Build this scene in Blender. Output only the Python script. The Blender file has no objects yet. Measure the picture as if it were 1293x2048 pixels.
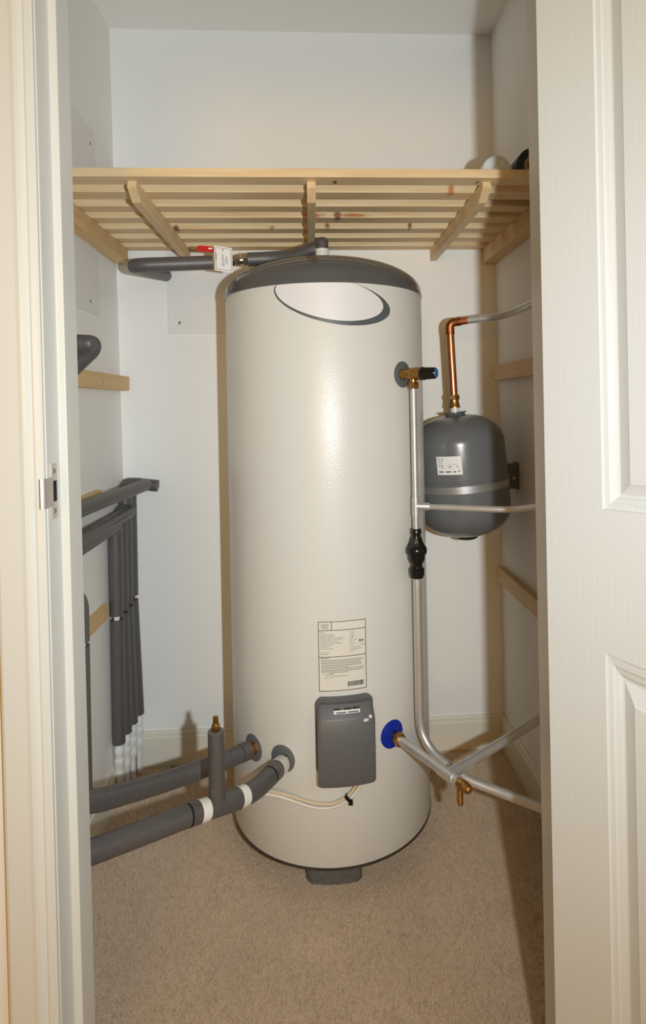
import bpy, bmesh, math, random
from mathutils import Vector, Matrix
random.seed(7)
sc = bpy.context.scene
COL = sc.collection
# ------------------------------------------------------------------ camera model
F, PX, PY = 1230.0, 698.0, 808.0
ROLL, YAW, E = math.radians(1.1), math.atan(76/1230.0), 1.176
cs, sn = math.cos(ROLL), math.sin(ROLL)
FW = Vector((math.sin(YAW), math.cos(YAW), 0)); RT = Vector((math.cos(YAW), -math.sin(YAW), 0)); UP = Vector((0, 0, 1))
CAM = Vector((0, 0, E))
def ray(px, py):
    a, b = px-PX, py-PY
    u, v = cs*a - sn*b, sn*a + cs*b
    return FW*F + RT*u - UP*v
def P(px, py, Y):
    d = ray(px, py); return CAM + d*(Y/d.y)
def onX(px, py, X):
    d = ray(px, py); return CAM + d*(X/d.x)
def onZ(px, py, Z):
    d = ray(px, py); return CAM + d*((Z-E)/d.z)
cam_d = bpy.data.cameras.new('camera'); cam = bpy.data.objects.new('camera', cam_d); COL.objects.link(cam)
cam_d.sensor_fit = 'VERTICAL'; cam_d.sensor_height = 24.0; cam_d.sensor_width = 24.0*1293/2048
cam_d.lens = 24.0*F/2048
cam_d.shift_x = (646.5-PX)/2048; cam_d.shift_y = -(1024-PY)/2048
cam_d.clip_start = 0.01
cr = RT*cs - UP*sn; cu = RT*sn + UP*cs; cb = -FW
cam.matrix_world = Matrix(((cr.x, cu.x, cb.x, CAM.x), (cr.y, cu.y, cb.y, CAM.y), (cr.z, cu.z, cb.z, CAM.z), (0, 0, 0, 1)))
sc.camera = cam

# ------------------------------------------------------------------ materials
def newmat(name):
    m = bpy.data.materials.new(name); m.use_nodes = True
    nt = m.node_tree; b = nt.nodes['Principled BSDF']
    return m, nt, b
def N(nt, t, **kw):
    n = nt.nodes.new(t)
    for k, v in kw.items():
        if k in n.inputs: n.inputs[k].default_value = v
        else: setattr(n, k, v)
    return n
def mat(name, col, rough=.5, metal=0.0, spec=.5, noise=None, bump=None, coat=0.0):
    """noise=(scale, amount)  bump=(scale, strength, distance)"""
    m, nt, b = newmat(name)
    b.inputs['Base Color'].default_value = (*col, 1); b.inputs['Roughness'].default_value = rough
    b.inputs['Metallic'].default_value = metal; b.inputs['Specular IOR Level'].default_value = spec
    b.inputs['Coat Weight'].default_value = coat
    tc = N(nt, 'ShaderNodeTexCoord')
    if noise:
        n = N(nt, 'ShaderNodeTexNoise', Scale=noise[0], Detail=4.0); nt.links.new(tc.outputs['Object'], n.inputs['Vector'])
        r = N(nt, 'ShaderNodeValToRGB'); a = noise[1]
        r.color_ramp.elements[0].position = .3; r.color_ramp.elements[1].position = .7
        r.color_ramp.elements[0].color = (*[c*(1-a) for c in col], 1); r.color_ramp.elements[1].color = (*[min(1, c*(1+a)) for c in col], 1)
        nt.links.new(n.outputs['Fac'], r.inputs['Fac']); nt.links.new(r.outputs['Color'], b.inputs['Base Color'])
    if bump:
        n2 = N(nt, 'ShaderNodeTexNoise', Scale=bump[0], Detail=2.0); nt.links.new(tc.outputs['Object'], n2.inputs['Vector'])
        bp = N(nt, 'ShaderNodeBump', Strength=bump[1], Distance=bump[2])
        nt.links.new(n2.outputs['Fac'], bp.inputs['Height']); nt.links.new(bp.outputs['Normal'], b.inputs['Normal'])
    return m
def wood(name, axis, light=(.78, .585, .34), dark=(.62, .385, .16), knots=()):
    m, nt, b = newmat(name)
    b.inputs['Roughness'].default_value = .55
    tc = N(nt, 'ShaderNodeTexCoord'); mp = N(nt, 'ShaderNodeMapping')
    s = [26, 26, 26]; s['XYZ'.index(axis)] = 1.3
    mp.inputs['Scale'].default_value = s
    nt.links.new(tc.outputs['Object'], mp.inputs['Vector'])
    n = N(nt, 'ShaderNodeTexNoise', Scale=3.2, Detail=5.0, Roughness=.55, Distortion=.6); nt.links.new(mp.outputs['Vector'], n.inputs['Vector'])
    r = N(nt, 'ShaderNodeValToRGB'); r.color_ramp.elements[0].position = .32; r.color_ramp.elements[1].position = .62
    r.color_ramp.elements[0].color = (*dark, 1); r.color_ramp.elements[1].color = (*light, 1)
    nt.links.new(n.outputs['Fac'], r.inputs['Fac'])
    big = N(nt, 'ShaderNodeTexNoise', Scale=5.0, Detail=1.0); nt.links.new(tc.outputs['Object'], big.inputs['Vector'])
    mx = N(nt, 'ShaderNodeMix', data_type='RGBA'); mx.inputs['B'].default_value = (*light, 1)
    nt.links.new(big.outputs['Fac'], mx.inputs['Factor']); nt.links.new(r.outputs['Color'], mx.inputs['A'])
    colr = mx.outputs['Result']
    for (pt, rad, kc) in knots:
        sub = N(nt, 'ShaderNodeVectorMath', operation='SUBTRACT'); sub.inputs[1].default_value = pt
        nt.links.new(tc.outputs['Object'], sub.inputs[0])
        ml = N(nt, 'ShaderNodeVectorMath', operation='DIVIDE'); ml.inputs[1].default_value = rad; nt.links.new(sub.outputs[0], ml.inputs[0])
        nz = N(nt, 'ShaderNodeTexNoise', Scale=90.0); nt.links.new(tc.outputs['Object'], nz.inputs['Vector'])
        ln = N(nt, 'ShaderNodeVectorMath', operation='LENGTH'); nt.links.new(ml.outputs[0], ln.inputs[0])
        ad = N(nt, 'ShaderNodeMath', operation='ADD'); nt.links.new(ln.outputs['Value'], ad.inputs[0]); nt.links.new(nz.outputs['Fac'], ad.inputs[1])
        mr = N(nt, 'ShaderNodeMapRange'); mr.inputs['From Min'].default_value = .9; mr.inputs['From Max'].default_value = 1.7
        mr.inputs['To Min'].default_value = 1; mr.inputs['To Max'].default_value = 0
        nt.links.new(ad.outputs[0], mr.inputs['Value'])
        mk = N(nt, 'ShaderNodeMix', data_type='RGBA'); mk.inputs['B'].default_value = (*kc, 1)
        nt.links.new(mr.outputs['Result'], mk.inputs['Factor']); nt.links.new(colr, mk.inputs['A']); colr = mk.outputs['Result']
    nt.links.new(colr, b.inputs['Base Color'])
    bp = N(nt, 'ShaderNodeBump', Strength=.12, Distance=.001); nt.links.new(n.outputs['Fac'], bp.inputs['Height']); nt.links.new(bp.outputs['Normal'], b.inputs['Normal'])
    return m
def grained_paint(name, col, axis):
    m, nt, b = newmat(name)
    b.inputs['Base Color'].default_value = (*col, 1); b.inputs['Roughness'].default_value = .42
    tc = N(nt, 'ShaderNodeTexCoord'); mp = N(nt, 'ShaderNodeMapping')
    s = [420, 420, 420]; s['XYZ'.index(axis)] = 14
    mp.inputs['Scale'].default_value = s; nt.links.new(tc.outputs['Object'], mp.inputs['Vector'])
    n = N(nt, 'ShaderNodeTexNoise', Scale=1.0, Detail=3.0, Distortion=.4); nt.links.new(mp.outputs['Vector'], n.inputs['Vector'])
    bp = N(nt, 'ShaderNodeBump', Strength=.35, Distance=.0008); nt.links.new(n.outputs['Fac'], bp.inputs['Height']); nt.links.new(bp.outputs['Normal'], b.inputs['Normal'])
    return m
def carpet_mat():
    m, nt, b = newmat('carpet'); b.inputs['Roughness'].default_value = .95; b.inputs['Specular IOR Level'].default_value = .1
    tc = N(nt, 'ShaderNodeTexCoord')
    n = N(nt, 'ShaderNodeTexNoise', Scale=300.0, Detail=4.0, Roughness=.7); nt.links.new(tc.outputs['Object'], n.inputs['Vector'])
    n2 = N(nt, 'ShaderNodeTexNoise', Scale=7.0, Detail=3.0); nt.links.new(tc.outputs['Object'], n2.inputs['Vector'])
    r = N(nt, 'ShaderNodeValToRGB'); r.color_ramp.elements[0].position = .3; r.color_ramp.elements[1].position = .7
    r.color_ramp.elements[0].color = (.70, .50, .335, 1); r.color_ramp.elements[1].color = (.96, .78, .59, 1)
    nt.links.new(n.outputs['Fac'], r.inputs['Fac'])
    mx = N(nt, 'ShaderNodeMix', data_type='RGBA', blend_type='MULTIPLY'); mx.inputs['Factor'].default_value = .25
    nt.links.new(r.outputs['Color'], mx.inputs['A']); nt.links.new(n2.outputs['Fac'], mx.inputs['B'])
    nt.links.new(mx.outputs['Result'], b.inputs['Base Color'])
    bp = N(nt, 'ShaderNodeBump', Strength=.8, Distance=.004); nt.links.new(n.outputs['Fac'], bp.inputs['Height']); nt.links.new(bp.outputs['Normal'], b.inputs['Normal'])
    return m
WALL = mat('wall_paint', (.86, .828, .772), .75, spec=.25, bump=(90, .08, .002))
CEIL = mat('ceiling_paint', (.86, .828, .772), .85, spec=.2, bump=(70, .08, .002))
TRIM = mat('gloss_cream_paint', (.68, .675, .625), .34, bump=(60, .05, .001))
SKIRT = mat('skirting_cream_paint', (.74, .68, .56), .4, bump=(60, .05, .001))
DOORP = grained_paint('door_cream_paint', (.67, .685, .665), 'Z')
PANEL = mat('panel_white_paint', (.78, .745, .70), .6, bump=(80, .05, .001))
CARPET = carpet_mat()
JACKET = mat('cream_powder_coat', (.74, .735, .69), .33, spec=.5, bump=(300, .5, .0009))
DOME = mat('grey_gloss_plastic', (.105, .105, .105), .16, spec=.5)
GREYP = mat('grey_satin_plastic', (.125, .128, .128), .42, bump=(400, .05, .0005))
DISKP = mat('grey_rubber_disk', (.12, .13, .14), .5)
BADGEG = mat('badge_grey_print', (.10, .112, .125), .35)
BADGEW = mat('badge_white_print', (.80, .785, .79), .4)
BASEP = mat('brown_black_base_edge', (.045, .034, .028), .5)
FOOT = mat('dark_grey_foot', (.12, .118, .11), .6, noise=(60, .15))
LABELP = mat('label_cream_print', (.79, .76, .68), .45)
INK = mat('black_ink', (.02, .02, .02), .6)
INKG = mat('grey_ink', (.07, .066, .058), .6)
PAPER = mat('white_sticker_paper', (.78, .77, .76), .5)
FOAM = mat('grey_pipe_foam', (.086, .078, .075), .44, spec=.75, noise=(420, .25), bump=(420, .35, .001))
FOAMCUT = mat('grey_foam_cut_face', (.16, .15, .15), .9, noise=(300, .2))
DARKGAP = mat('dark_foam_gap', (.008, .008, .008), .8)
TAPE = mat('white_vinyl_tape', (.80, .79, .72), .3)
COPPER = mat('copper', (.80, .30, .14), .3, metal=1, noise=(40, .18))
COPPERD = mat('tarnished_copper', (.40, .13, .05), .42, metal=1, noise=(60, .4))
BRASS = mat('brass', (.48, .27, .09), .36, metal=1, noise=(90, .3))
NICKEL = mat('nickel_brass', (.62, .54, .42), .22, metal=1, noise=(60, .15))
STEEL = mat('satin_chrome_pipe', (.66, .645, .62), .42, metal=.7, noise=(25, .06))
STRAP = mat('galvanised_strap', (.45, .45, .46), .35, metal=.8)
PLATE = mat('strike_plate_steel', (.60, .57, .53), .36, metal=.85)
BLACKP = mat('black_gloss_plastic', (.006, .006, .006), .2)
BLUEP = mat('blue_cap_plastic', (.01, .18, .50), .4)
BLUED = mat('royal_blue_disk', (.004, .025, .36), .4)
WHITEP = mat('white_plastic', (.78, .76, .72), .4)
CABLE = mat('cream_cable_sheath', (.76, .72, .62), .4)
CABLE2 = mat('tan_cable_sheath', (.66, .55, .38), .4)
REDP = mat('red_lever_vinyl', (.52, .008, .012), .3)
VESSEL = mat('grey_gloss_vessel_paint', (.135, .14, .145), .24, spec=.6, bump=(30, .04, .002))
HOLE = mat('dark_hole', (.004, .004, .004), .9)
FILM = mat('white_wrapping_film', (.68, .72, .72), .25, noise=(60, .12), bump=(35, .6, .006))
ROLLB = mat('black_roll_material', (.012, .009, .009), .55)
CARD = mat('cardboard_core', (.36, .24, .12), .8)
SCREWM = mat('screw_metal', (.28, .27, .26), .4, metal=.8)

# ------------------------------------------------------------------ object helpers
WL = {}
class MB:
    def __init__(s): s.v = []; s.f = []; s.sm = []
    def add(s, vs, fs, smooth=True):
        o = len(s.v); s.v += [Vector(p) for p in vs]
        for f in fs: s.f.append([i+o for i in f]); s.sm.append(smooth)
        return s
    def map(s, fn): s.v = [fn(p) for p in s.v]; return s
def link(name, parent, me):
    o = bpy.data.objects.new(name, me); COL.objects.link(o)
    if parent is not None: o.parent = parent; WL[o] = WL[parent]
    else: WL[o] = Vector((0, 0, 0))
    return o
def part(name, mb, m, parent=None, bevel=0, auto=True, label=None):
    base = WL[parent] if parent is not None else Vector((0, 0, 0))
    if parent is None:
        lo = [min(p[i] for p in mb.v) for i in range(3)]; hi = [max(p[i] for p in mb.v) for i in range(3)]
        base = Vector(((lo[0]+hi[0])/2, (lo[1]+hi[1])/2, lo[2]))
    me = bpy.data.meshes.new(name)
    me.from_pydata([p-base for p in mb.v], [], mb.f)
    me.polygons.foreach_set('use_smooth', mb.sm)
    bm = bmesh.new(); bm.from_mesh(me)
    bmesh.ops.recalc_face_normals(bm, faces=bm.faces)
    if bevel:
        es = [e for e in bm.edges if len(e.link_faces) == 2 and e.calc_face_angle(0) > .5]
        bmesh.ops.bevel(bm, geom=es, offset=bevel, segments=2, profile=.6, affect='EDGES', clamp_overlap=True)
    for e in bm.edges:
        if len(e.link_faces) == 2 and e.calc_face_angle(0) > math.radians(38): e.smooth = False
    bm.to_mesh(me); bm.free()
    me.materials.append(m)
    o = link(name, parent, me)
    if parent is None: o.location = base; WL[o] = base
    if label: o['label'] = label
    return o
def thing(name, label, cat, loc, group=None):
    o = bpy.data.objects.new(name, None); COL.objects.link(o); o.location = loc; o.empty_display_size = .05
    WL[o] = Vector(loc); o['label'] = label; o['category'] = cat
    if group: o['group'] = group
    return o
def tag(o, label, cat, group=None, kind=None):
    o['label'] = label; o['category'] = cat
    if group: o['group'] = group
    if kind: o['kind'] = kind
    return o
def struct(name, mb, m, parent=None, bevel=0):
    o = part(name, mb, m, parent, bevel)
    if parent is None: o['kind'] = 'structure'
    return o
def box(x0, x1, y0, y1, z0, z1):
    vs = [(x, y, z) for x in (x0, x1) for y in (y0, y1) for z in (z0, z1)]
    return MB().add(vs, [(0, 1, 3, 2), (4, 6, 7, 5), (0, 4, 5, 1), (2, 3, 7, 6), (0, 2, 6, 4), (1, 5, 7, 3)], False)
def frame_of(t):
    t = t.normalized(); a = Vector((0, 0, 1)) if abs(t.z) < .9 else Vector((1, 0, 0))
    u = t.cross(a).normalized(); return u, t.cross(u).normalized()
def smooth_path(pts, rad, n=7):
    pts = [Vector(p) for p in pts]; out = [pts[0]]
    for i in range(1, len(pts)-1):
        a, b, c = pts[i-1], pts[i], pts[i+1]
        d1, d2 = (a-b), (c-b); r = min(rad, d1.length*.48, d2.length*.48)
        p0, p2 = b+d1.normalized()*r, b+d2.normalized()*r
        for k in range(n+1):
            t = k/n; out.append(p0*(1-t)**2 + b*2*t*(1-t) + p2*t*t)
    out.append(pts[-1]); res = [out[0]]
    for p in out[1:]:
        if (p-res[-1]).length > 1e-5: res.append(p)
    return res
def tube(pts, r, seg=20, fillet=0, caps=True, rads=None):
    pts = smooth_path(pts, fillet) if fillet else [Vector(p) for p in pts]
    mb = MB(); vs = []; n = len(pts); u = None
    for i, p in enumerate(pts):
        t = (pts[min(i+1, n-1)]-pts[max(i-1, 0)]).normalized()
        if u is None: u, w = frame_of(t)
        else:
            u = (u - t*u.dot(t)).normalized(); w = t.cross(u).normalized()
        rr = rads[i] if rads else r
        for k in range(seg):
            a = 2*math.pi*k/seg; vs.append(p + u*math.cos(a)*rr + w*math.sin(a)*rr)
    fs = [(i*seg+k, i*seg+(k+1) % seg, (i+1)*seg+(k+1) % seg, (i+1)*seg+k) for i in range(n-1) for k in range(seg)]
    mb.add(vs, fs)
    if caps: mb.add([], []); mb.f += [list(range(seg)), list(range((n-1)*seg, n*seg))]; mb.sm += [False, False]
    return mb
def lathe(a, b, prof, seg=32, caps=True):
    """prof: [(t along a->b in metres, radius)]"""
    a = Vector(a); ax = (Vector(b)-a).normalized(); u, w = frame_of(ax)
    vs = []
    for (t, r) in prof:
        for k in range(seg):
            an = 2*math.pi*k/seg; vs.append(a + ax*t + u*math.cos(an)*r + w*math.sin(an)*r)
    n = len(prof)
    fs = [(i*seg+k, i*seg+(k+1) % seg, (i+1)*seg+(k+1) % seg, (i+1)*seg+k) for i in range(n-1) for k in range(seg)]
    mb = MB().add(vs, fs)
    if caps: mb.f += [list(range(seg)), list(range((n-1)*seg, n*seg))]; mb.sm += [False, False]
    return mb
def hexnut(a, b, L, r, seg=6):
    m = lathe(a, b, [(0, r*.92), (L*.12, r), (L*.88, r), (L, r*.92)], seg); m.sm = [False]*len(m.sm); return m
def merge(*ms):
    o = MB()
    for m in ms:
        k = len(o.v); o.v += m.v; o.f += [[i+k for i in f] for f in m.f]; o.sm += m.sm
    return o
def prism(poly, a, b):
    """poly: list of Vector (planar), swept by vector from a to b offsets"""
    n = len(poly); vs = [Vector(p)+Vector(a) for p in poly]+[Vector(p)+Vector(b) for p in poly]
    fs = [list(range(n)), list(range(n, 2*n))]+[(i, (i+1) % n, n+(i+1) % n, n+i) for i in range(n)]
    return MB().add(vs, fs, False)
def text_mb(s, size, fn, align='LEFT', bold=0.0):
    """flat text mesh mapped with fn(x, y) -> world point"""
    cu_ = bpy.data.curves.new('t', 'FONT'); cu_.body = s; cu_.size = size; cu_.align_x = align; cu_.offset = bold
    cu_.resolution_u = 3
    ob = bpy.data.objects.new('t', cu_); COL.objects.link(ob)
    dg = bpy.context.evaluated_depsgraph_get(); me = bpy.data.meshes.new_from_object(ob.evaluated_get(dg))
    mb = MB().add([fn(v.co.x, v.co.y) for v in me.vertices], [list(p.vertices) for p in me.polygons], False)
    bpy.data.objects.remove(ob); bpy.data.curves.remove(cu_); bpy.data.meshes.remove(me)
    return mb

# ------------------------------------------------------------------ setting
YB = 2.065
XR = .638
kL = .012                                           # the left wall leans a touch
XL0 = P(244, 900, YB).x
def xl(z): return XL0 - kL*(z-E)*1.0
ZC = 2.425
YF0, YF1 = .928, 1.027                              # hall face and closet face of the front wall
def lean_left(p): return Vector((p.x - kL*(p.z-E), p.y, p.z))
struct('floor', box(-1.6, 1.6, -.9, YB+.1, -.05, 0), CARPET)
struct('ceiling', box(-.85, .85, YF0, YB+.1, ZC, ZC+.08), CEIL)
struct('wall_back', box(-.85, .85, YB, YB+.1, -.05, ZC+.04), WALL)
m = box(XL0-.1, XL0, YF0+.02, YB+.05, -.05, ZC+.04); m.map(lean_left); struct('wall_left', m, WALL)
struct('wall_right', box(XR, XR+.1, YF0+.02, YB+.05, -.05, ZC+.04), WALL)
XSL, XSR = -.377, .379                             # door stop faces
kJ = .0075
def lean_j(p): return Vector((p.x - kJ*(p.z-E), p.y, p.z))
ZH = 2.04
m = box(-1.6, XSL-.043, YF0, YF1, -.05, ZC+.04); m.map(lean_j); struct('wall_front_left', m, WALL)
struct('wall_front_right', box(XSR+.043, 1.6, YF0, YF1, -.05, ZC+.04), WALL)
struct('wall_front_top', box(XSL-.06, XSR+.06, YF0, YF1, ZH+.03, ZC+.04), WALL)
# door linings with stops
def lining(sx, X, lean):
    # x measured out of the opening
    pts = [(0, YF0+.047), (0, YF1), (-.042, YF1), (-.042, YF0), (-.012, YF0), (-.012, YF0+.047)]
    poly = [Vector((X - sx*p[0], p[1], 0)) for p in pts]
    m = prism(poly, (0, 0, 0), (0, 0, ZH))
    if lean: m.map(lean_j)
    return m
struct('trim_1', lining(-1, XSL, True), TRIM, bevel=.0018)
struct('trim_2', lining(1, XSR, False), TRIM, bevel=.0018)
struct('trim_3', prism([Vector((0, p[1], ZH+.03-p[0]-.03)) for p in [(0, YF0+.047), (0, YF1), (-.03, YF1), (-.03, YF0), (-.012, YF0), (-.012, YF0+.047)]], (XSL-.03, 0, 0), (XSR+.03, 0, 0)), TRIM)
# architraves (moulded section)
arch = [(0, 0), (0, .006), (.003, .009), (.010, .0105), (.013, .0095), (.0155, .012), (.019, .0155), (.024, .0165), (.030, .016), (.060, .0175), (.0635, .0165), (.0645, .014), (.0645, 0)]
def architrave(X, sx, lean):
    m = prism([Vector((X + sx*a, YF0-b, 0)) for a, b in arch], (0, 0, 0), (0, 0, ZH+.06))
    if lean: m.map(lean_j)
    return m
struct('trim_4', architrave(XSL-.0135, -1, True), TRIM)
struct('trim_5', architrave(XSR+.0135, 1, False), TRIM)
# skirting boards
SH, ST = .112, .014
def skirt(p0, p1, nrm):
    prof = [(0, 0), (ST, 0), (ST, SH-.02), (ST-.003, SH-.016), (ST-.004, SH-.006), (ST-.008, SH), (0, SH)]
    p0, p1, nrm = Vector(p0), Vector(p1), Vector(nrm)
    return prism([nrm*a + Vector((0, 0, b)) for a, b in prof], p0, p1)
struct('baseboard_back', skirt((XL0, YB, 0), (XR, YB, 0), (0, -1, 0)), SKIRT)
struct('baseboard_right', skirt((XR, YF1, 0), (XR, YB-ST, 0), (-1, 0, 0)), SKIRT)
struct('baseboard_left', skirt((xl(0)-.002, YF1, 0), (xl(0)-.002, YB-ST, 0), (1, 0, 0)), SKIRT)

# ------------------------------------------------------------------ open door leaf
def rect_loops(mb, loops):
    """loops: list of 4-point (or n) rings, quads between them, last one filled"""
    n = len(loops[0]); o = len(mb.v)
    for L in loops: mb.v += [Vector(p) for p in L]
    for i in range(len(loops)-1):
        for k in range(n):
            mb.f.append([o+i*n+k, o+i*n+(k+1) % n, o+(i+1)*n+(k+1) % n, o+(i+1)*n+k]); mb.sm.append(False)
    mb.f.append([o+(len(loops)-1)*n+k for k in range(n)]); mb.sm.append(False)
def build_door():
    c0 = P(1092, 1000, .90); ang = math.radians(50)
    d = Vector((math.cos(ang), -math.sin(ang), 0)); nin = Vector((math.sin(ang), math.cos(ang), 0))   # into the leaf
    W, H, T, Z0 = .735, 2.03, .036, .008
    base = Vector((c0.x, c0.y, 0))
    def L(t, z, dep): return base + d*t + nin*dep + Vector((0, 0, z))
    mb = MB()
    cols = [(.079, .325), (.410, .656)]; rows = [(.24, .835), (1.028, 1.93)]
    xs = [0, .086, .325, .410, .656, W]; zs = [Z0, .24, .822, 1.022, 1.93, H]
    for i in range(5):
        for j in range(5):
            if i in (1, 3) and j in (1, 3):
                x0, x1, z0, z1 = xs[i], xs[i+1], zs[j], zs[j+1]
                prof = [(0, 0), (.0015, .0035), (.0085, .0045), (.0105, .0065), (.0155, .0085), (.0185, .0125), (.021, .0128), (.036, .0045), (.0375, .003)]
                loops = []
                nseg = 10
                for ins, dep in prof:
                    a, b_, c, e = x0+ins, x1-ins, z0+ins, z1-ins
                    # lower panels have a shallow dipped top edge
                    dip = .010 if j == 1 else 0
                    ring = [L(a, c, dep), L(b_, c, dep)]
                    for k in range(nseg+1):
                        s = k/nseg; x = b_+(a-b_)*s
                        ring.append(L(x, e - dip*(math.sin(math.pi*s)**.8 if 0 < s < 1 else 0) - (ins*.7 if j == 1 else 0), dep))
                    loops.append(ring)
                rect_loops(mb, loops)
                # join strip: square outer border to dipped ring top
                if j == 1:
                    top = loops[0][2:]
                    for k in range(nseg):
                        s0, s1 = k/nseg, (k+1)/nseg
                        q = [top[k], top[k+1], L(x1+(x0-x1)*s1, z1, 0), L(x1+(x0-x1)*s0, z1, 0)]
                        mb.add(q, [(0, 1, 2, 3)], False)
            else:
                mb.add([L(xs[i], zs[j], 0), L(xs[i+1], zs[j], 0), L(xs[i+1], zs[j+1], 0), L(xs[i], zs[j+1], 0)], [(0, 1, 2, 3)], False)
    # back and edges
    bk = [L(0, Z0, T), L(W, Z0, T), L(W, H, T), L(0, H, T)]; fr = [L(0, Z0, 0), L(W, Z0, 0), L(W, H, 0), L(0, H, 0)]
    mb.add(bk+fr, [(0, 1, 2, 3)]+[(k, (k+1) % 4, 4+(k+1) % 4, 4+k) for k in range(4)], False)
    o = struct('door_1', mb, DOORP)
    return o
door = build_door()
tag(door, 'cream panelled door leaf swung open at the right edge of the photo', 'door', kind='structure')

# ------------------------------------------------------------------ strike plate on the left door lining
XRB = XSL-.012
def jl(p): return lean_j(p)
sp = thing('strike_plate', 'steel latch strike plate screwed to the left door lining', 'strike plate', jl(Vector((XRB, .952, 1.005))))
zc_ = E - (955-808+11)/1230*.95
def plate_mb():
    y0, y1 = .938, .960; h = .041
    x0, x1 = XRB+.0002, XRB+.0018
    hole = (.944, .9575, zc_-.0155, zc_+.0155)
    mb = MB()
    def q(ya, yb, za, zb): mb.v or None; mb2 = box(x0, x1, ya, yb, za, zb); return mb2
    return merge(q(y0+.002, y1, hole[3], zc_+h), q(y0+.002, y1, zc_-h, hole[2]), q(y0-.002, hole[0], hole[2], hole[3]), q(hole[1], y1, hole[2], hole[3])), hole
pm, hole = plate_mb(); pm.map(jl); part('plate', pm, PLATE, sp)
part('latch_hole', box(XRB-.0, XRB+.0009, hole[0], hole[1], hole[2], hole[3]).map(jl), HOLE, sp, label='dark square latch hole')
# curved lip bent round the lining edge toward the hall
lp = [(XRB+.0012, .938), (XRB+.0012, .928), (XRB+.0010, .9195)]
for k in range(1, 7):
    a = k/6*1.25; lp.append((XRB+.0010-.009*(1-math.cos(a)), (.9195-.0065*math.sin(a))))
mb = MB(); hh = .0215
vs = []
for (x, y) in lp: vs += [(x, y, zc_-hh), (x, y, zc_+hh), (x+.0014, y-.0006, zc_-hh), (x+.0014, y-.0006, zc_+hh)]
fs = []
for i in range(8):
    b = i*4
    fs += [(b, b+1, b+5, b+4), (b+2, b+6, b+7, b+3), (b, b+4, b+6, b+2), (b+1, b+3, b+7, b+5)]
fs += [(0, 2, 3, 1), (32, 33, 35, 34)]
mb.add(vs, fs, False); mb.map(jl); part('lip', mb, PLATE, sp)
for dz in (-.030, .030):
    part('screw', lathe(jl(Vector((XRB+.0015, .950, zc_+dz))), jl(Vector((XRB+.01, .950, zc_+dz))), [(0, .0040), (.0008, .0038), (.0012, .002)], 16), SCREWM, sp, label='dark screw head')

# ------------------------------------------------------------------ wall access panels
def wall_panel_back():
    a = P(338, 668, YB); 
    x0, z0 = a.x, a.z; x1, z1 = x0+.30, E+.515
    t = thing('access_panel', 'square white access panel on the back wall left of the cylinder', 'panel', ((x0+x1)/2, YB, z0))
    part('panel', box(x0, x1, YB-.007, YB+.001, z0, z1), PANEL, t, bevel=.001)
    for (px, py) in ((360, 646),):
        p = P(px, py, YB-.007); part('screw', lathe((p.x, YB-.0068, p.z), (p.x, YB-.02, p.z), [(0, .0055), (.001, .005), (.0016, .003)], 16), SCREWM, t)
    p = P(360, 646, YB-.007); part('screw', lathe((x1-.03, YB-.0068, p.z), (x1-.03, YB-.02, p.z), [(0, .0055), (.001, .005), (.0016, .003)], 16), SCREWM, t)
wall_panel_back()
def wall_panel_left():
    a = onX(198, 272, XL0); b = onX(194, 631, XL0)
    y1 = (a.y+b.y)/2; z1, z0 = a.z, b.z; y0 = 1.16
    t = thing('access_panel', 'tall white access panel on the left wall beside the slatted shelf', 'panel', (XL0, (y0+y1)/2, z0))
    part('panel', box(XL0-.001, XL0+.005, y0, y1, z0, z1).map(lean_left), PANEL, t, bevel=.001)
    for (px, py) in ((187, 287), (184, 603)):
        p = lean_left(onX(px, py, XL0+.005)); p.x = XL0+.0048 - kL*(p.z-E)
        part('screw', lathe(p, p+Vector((.01, 0, 0)), [(0, .0055), (.001, .005), (.0016, .003)], 16), SCREWM, t)
wall_panel_left()

# ------------------------------------------------------------------ slatted shelf
HB, ST_ = .517, .020
ZB = E+HB; ZT = ZB+ST_
slat_y = [(1.399, 1.449), (1.500, 1.552), (1.606, 1.652), (1.703, 1.753), (1.809, 1.857), (1.911, 1.960), (2.012, 2.062)]
xs0, xs1 = xl(ZB)+.008, XR-.003
SHL = Vector(((xs0+xs1)/2, 1.4, ZB))
def kn(px, py, Y): return tuple(P(px, py, Y)-SHL)
DK, RD = (.10, .04, .015), (.50, .17, .05)
knots = [(kn(676, 430, 1.70), (.012, .04, .014), DK), (kn(705, 430, 1.70), (.05, .03, .006), RD), (kn(655, 452, 1.81), (.008, .03, .01), (.3, .10, .03)),
         (kn(820, 452, 1.81), (.007, .03, .012), (.25, .09, .03)), (kn(903, 382, 1.5), (.009, .03, .02), (.55, .20, .06)),
         (kn(352, 457, 1.81), (.01, .03, .01), (.16, .07, .03)), (kn(670, 364, 1.43), (.006, .012, .02), (.16, .07, .03)), (kn(955, 360, 1.43), (.006, .012, .02), (.2, .09, .03)),
         (kn(630, 430, 1.70), (.03, .02, .008), RD), (kn(545, 455, 1.81), (.008, .02, .006), (.4, .2, .08))]
WX = wood('pine_slat', 'X', knots=knots)
WY = wood('pine_bearer', 'Y')
shelf = thing('slatted_shelf', 'pine slatted airing shelf spanning the cupboard above the cylinder', 'shelf', SHL)
for (a, b) in slat_y:
    part('slat', box(xs0, xs1, a, b, ZB, ZT), WX, shelf, bevel=.0015)
def bearer(xc):
    h, w = .0385, .0205
    ya, yb = 1.425, YB-.004
    poly = [Vector((0, ya, ZB)), Vector((0, ya-.004, ZB-.016)), Vector((0, ya+.036, ZB-h)), Vector((0, yb, ZB-h)), Vector((0, yb, ZB))]
    return prism(poly, (xc-w/2, 0, 0), (xc+w/2, 0, 0))
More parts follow.
